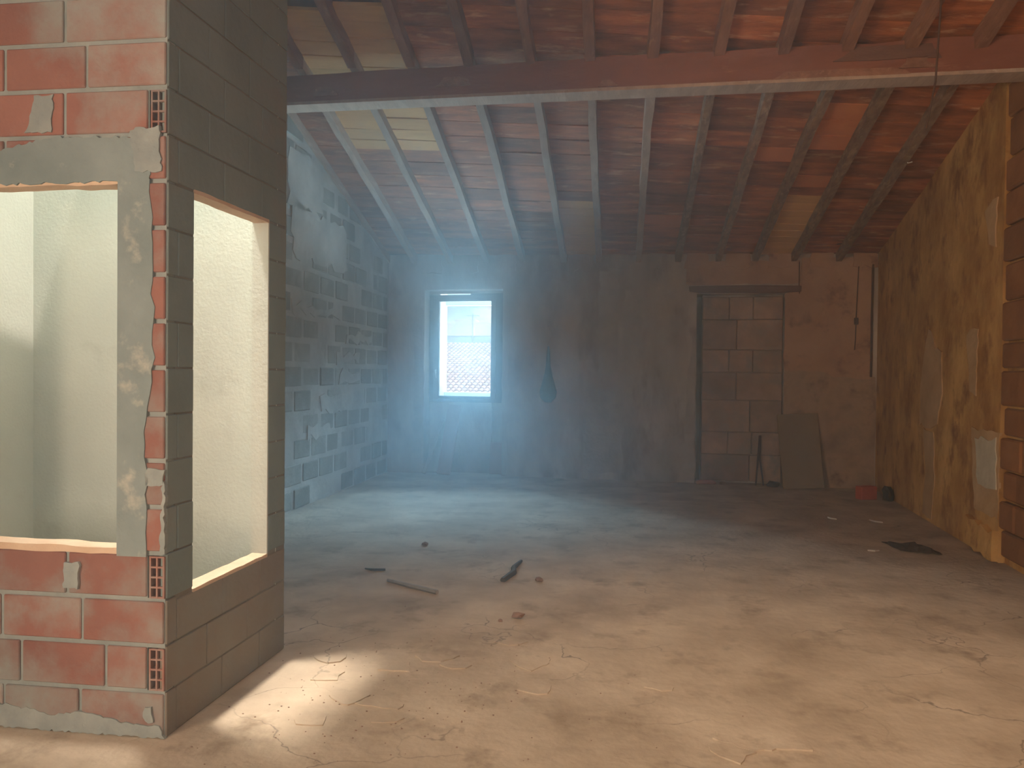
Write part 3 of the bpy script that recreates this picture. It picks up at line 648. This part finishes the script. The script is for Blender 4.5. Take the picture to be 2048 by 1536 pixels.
# lifted flakes of floor screed
rf = random.Random(31)
for (x, y, s) in ((-1.22, 3.42, .16), (-1.05, 3.36, .12), (-1.13, 3.80, .13), (-.93, 3.98, .15), (-.83, 3.86, .10), (-1.0, 3.22, .09), (-1.42, 3.62, .10), (-.45, 3.95, .14), (-.38, 3.62, .10), (.62, 3.3, .22), (.45, 3.15, .14), (-1.3, 3.15, .1), (-1.5, 3.85, .12), (-.6, 4.25, .12), (.2, 3.75, .08), (1.5, 2.9, .12)):
    k = 9; pts = []
    for i in range(k):
        a = 2*math.pi*i/k; r = s*rf.uniform(.55, 1.05); pts.append((x+r*math.cos(a), y+r*.8*math.sin(a)))
    mb = MB(); mb.slab(rough_poly(pts, s*.05, .03), 0, rf.uniform(.004, .007)); mb.build('screed_flake', 'floor', floor)
# fine grit scattered near the shaft
mb = MB()
for _ in range(260):
    x = rf.gauss(-1.1, .5); y = rf.gauss(3.5, .5)
    if x < -1.72: continue
    s = rf.uniform(.0015, .0045); mb.box(WORLD, x, x+s*1.6, y, y+s, 0, s*.8)
o = mb.build('floor_grit', 'clod', floor); o['kind'] = 'stuff'

# ------------------------------------------------------------------ outside the window
gm = MB(); gm.slab([(-60, 12.5), (50, 12.5), (50, 140), (-60, 140)], -6.5, -6.3); struct(gm.build('ground', 'earth'))
nr = thing('neighbour_roof', (-6.5, 31, 0), 'sunlit pale barrel-tiled roof seen through the window', 'roof')
SL_ = (2.88-.80)/10.0
def nz(y): return .78+(y-25.8)*SL_
mb = MB(); mb.hexa([(-14, 25.6, nz(25.6)-.25), (2, 25.6, nz(25.6)-.25), (2, 36.2, nz(36.2)-.25), (-14, 36.2, nz(36.2)-.25), (-14, 25.6, nz(25.6)-.03), (2, 25.6, nz(25.6)-.03), (2, 36.2, nz(36.2)-.03), (-14, 36.2, nz(36.2)-.03)])
mb.box(WORLD, -13.8, 1.8, 26.0, 36.0, -6.4, nz(25.6)-.2)
mb.build('roof_deck', 'tilegap', nr)
pitch = .20; tl_ = .43
def tile_mesh(mb, x, y, L=.47, r0=.082, r1=.098, th=.016):
    K = 6; b = len(mb.v)
    for (yy, r, lift) in ((y+L, r0, .0), (y, r1, .022)):
        for rr in (r, r-th):
            mb.v += [Vector((x+rr*math.cos(math.pi*j/(K-1)), yy, nz(yy)-.03+lift+rr*.85*math.sin(math.pi*j/(K-1)))) for j in range(K)]
    for j in range(K-1):
        mb.f += [(b+j, b+j+1, b+2*K+j+1, b+2*K+j), (b+2*K+j, b+2*K+j+1, b+3*K+j+1, b+3*K+j), (b+K+j, b+3*K+j, b+3*K+j+1, b+K+j+1)]
base = MB(); tile_mesh(base, 0, 25.7)
proto = base.mesh('tile', 'barrel', Vector((0, 25.7, nz(25.7))))
count = 0; restm = MB()
for r in range(24):
    y = 25.7+r*tl_
    xl, xr = -6.03-(y-26)*.232, -4.42-(y-26)*.170
    for c in range(-64, 6):
        x = c*pitch
        if xl-.1 < x < xr+.1 and count < 298:
            o = link('tile', proto, nr); o.location = Vector((x+R.uniform(-.008, .008), y, nz(y)+R.uniform(0, .008)))-nr.location; count += 1
        elif xl-2.5 < x < xr+2.5: tile_mesh(restm, x, y)
o = restm.build('tile_field', 'barrel', nr); o['kind'] = 'stuff'
dh = thing('white_house', (-8.5, 42, -6.3), 'bright white house rising behind the tiled roof', 'house')
mb = MB(); mb.box(WORLD, -18, 1, 40, 47, -6.3, 3.43); mb.build('wall', 'extwhite', dh)
mb = MB(); mb.box(WORLD, -18.03, 1.03, 39.97, 47.03, 3.43, 3.47); mb.build('eave', 'metal', dh)
mb = MB(); mb.box(WORLD, -17, -3, 42.5, 46.5, 3.5, 4.30); mb.build('upper_wall', 'extwhite', dh)
mb = MB(); mb.box(WORLD, -9.15, -8.1, 42.2, 43.4, 3.5, 4.42); mb.box(WORLD, -9.22, -8.03, 42.13, 43.47, 4.42, 4.50); mb.build('chimney', 'extwhite', dh)
mb = MB(); mb.tube([(-7.66, 39.6, 3.44), (-7.66, 39.6, 4.6)], .03); mb.tube([(-7.66, 39.6, 3.0), (-7.66, 39.6, 3.5)], .03); mb.tube([(-8.0, 39.6, 4.5), (-7.3, 39.6, 4.5)], .015)
mb.build('antenna_mast', 'metal', dh)

# ------------------------------------------------------------------ veil haze volume, added for the bluish glow round the window
HAZE = dict(density=.145, thin=.003, color=(.55, .82, 1.0), g=.6, centre=(-1.4, 7.2, 2.0), size=(2.7, 4.4, 2.3))
hz = MB()
q0 = [(-3.6, -4.05), (3.6, -4.05), (3.6, 2.0), (3.6, 11.2), (-3.6, 11.56), (-3.6, 2.0)]
for x, y in q0: hz.v.append(Vector((x, y, -.02)))
for x, y in q0: hz.v.append(Vector((x, y, zr(x, y)+.08)))
hz.f = [(0, 1, 2, 3, 4, 5), (6, 7, 8, 11), (11, 8, 9, 10)]+[(i, (i+1) % 6, 6+(i+1) % 6, 6+i) for i in range(6)]
hm = bpy.data.materials.new('veil haze'); hm.use_nodes = True; nt = hm.node_tree; nt.nodes.clear()
o_ = _n(nt, 'ShaderNodeOutputMaterial'); s_ = _n(nt, 'ShaderNodeVolumeScatter')
s_.inputs['Color'].default_value = (*HAZE['color'], 1); s_.inputs['Density'].default_value = HAZE['density']; s_.inputs['Anisotropy'].default_value = HAZE['g']
geo = _n(nt, 'ShaderNodeNewGeometry')
mp = _n(nt, 'ShaderNodeMapping', vector_type='TEXTURE'); mp.inputs['Location'].default_value = HAZE['centre']; mp.inputs['Scale'].default_value = HAZE['size']
nt.links.new(geo.outputs['Position'], mp.inputs[0])
dt = _n(nt, 'ShaderNodeVectorMath', operation='DOT_PRODUCT'); nt.links.new(mp.outputs[0], dt.inputs[0]); nt.links.new(mp.outputs[0], dt.inputs[1])
ng = _n(nt, 'ShaderNodeMath', operation='MULTIPLY'); nt.links.new(dt.outputs['Value'], ng.inputs[0]); ng.inputs[1].default_value = -1.0
ex = _n(nt, 'ShaderNodeMath', operation='EXPONENT'); nt.links.new(ng.outputs[0], ex.inputs[0])
ma = _n(nt, 'ShaderNodeMath', operation='MULTIPLY_ADD'); nt.links.new(ex.outputs[0], ma.inputs[0]); ma.inputs[1].default_value = HAZE['density']; ma.inputs[2].default_value = HAZE['thin']
nt.links.new(ma.outputs[0], s_.inputs['Density'])
nt.links.new(s_.outputs[0], o_.inputs['Volume'])
o = hz.build('veil_haze', hm); o['kind'] = 'stuff'; tag(o, 'thin bluish veil haze added for the glow round the window', 'haze')
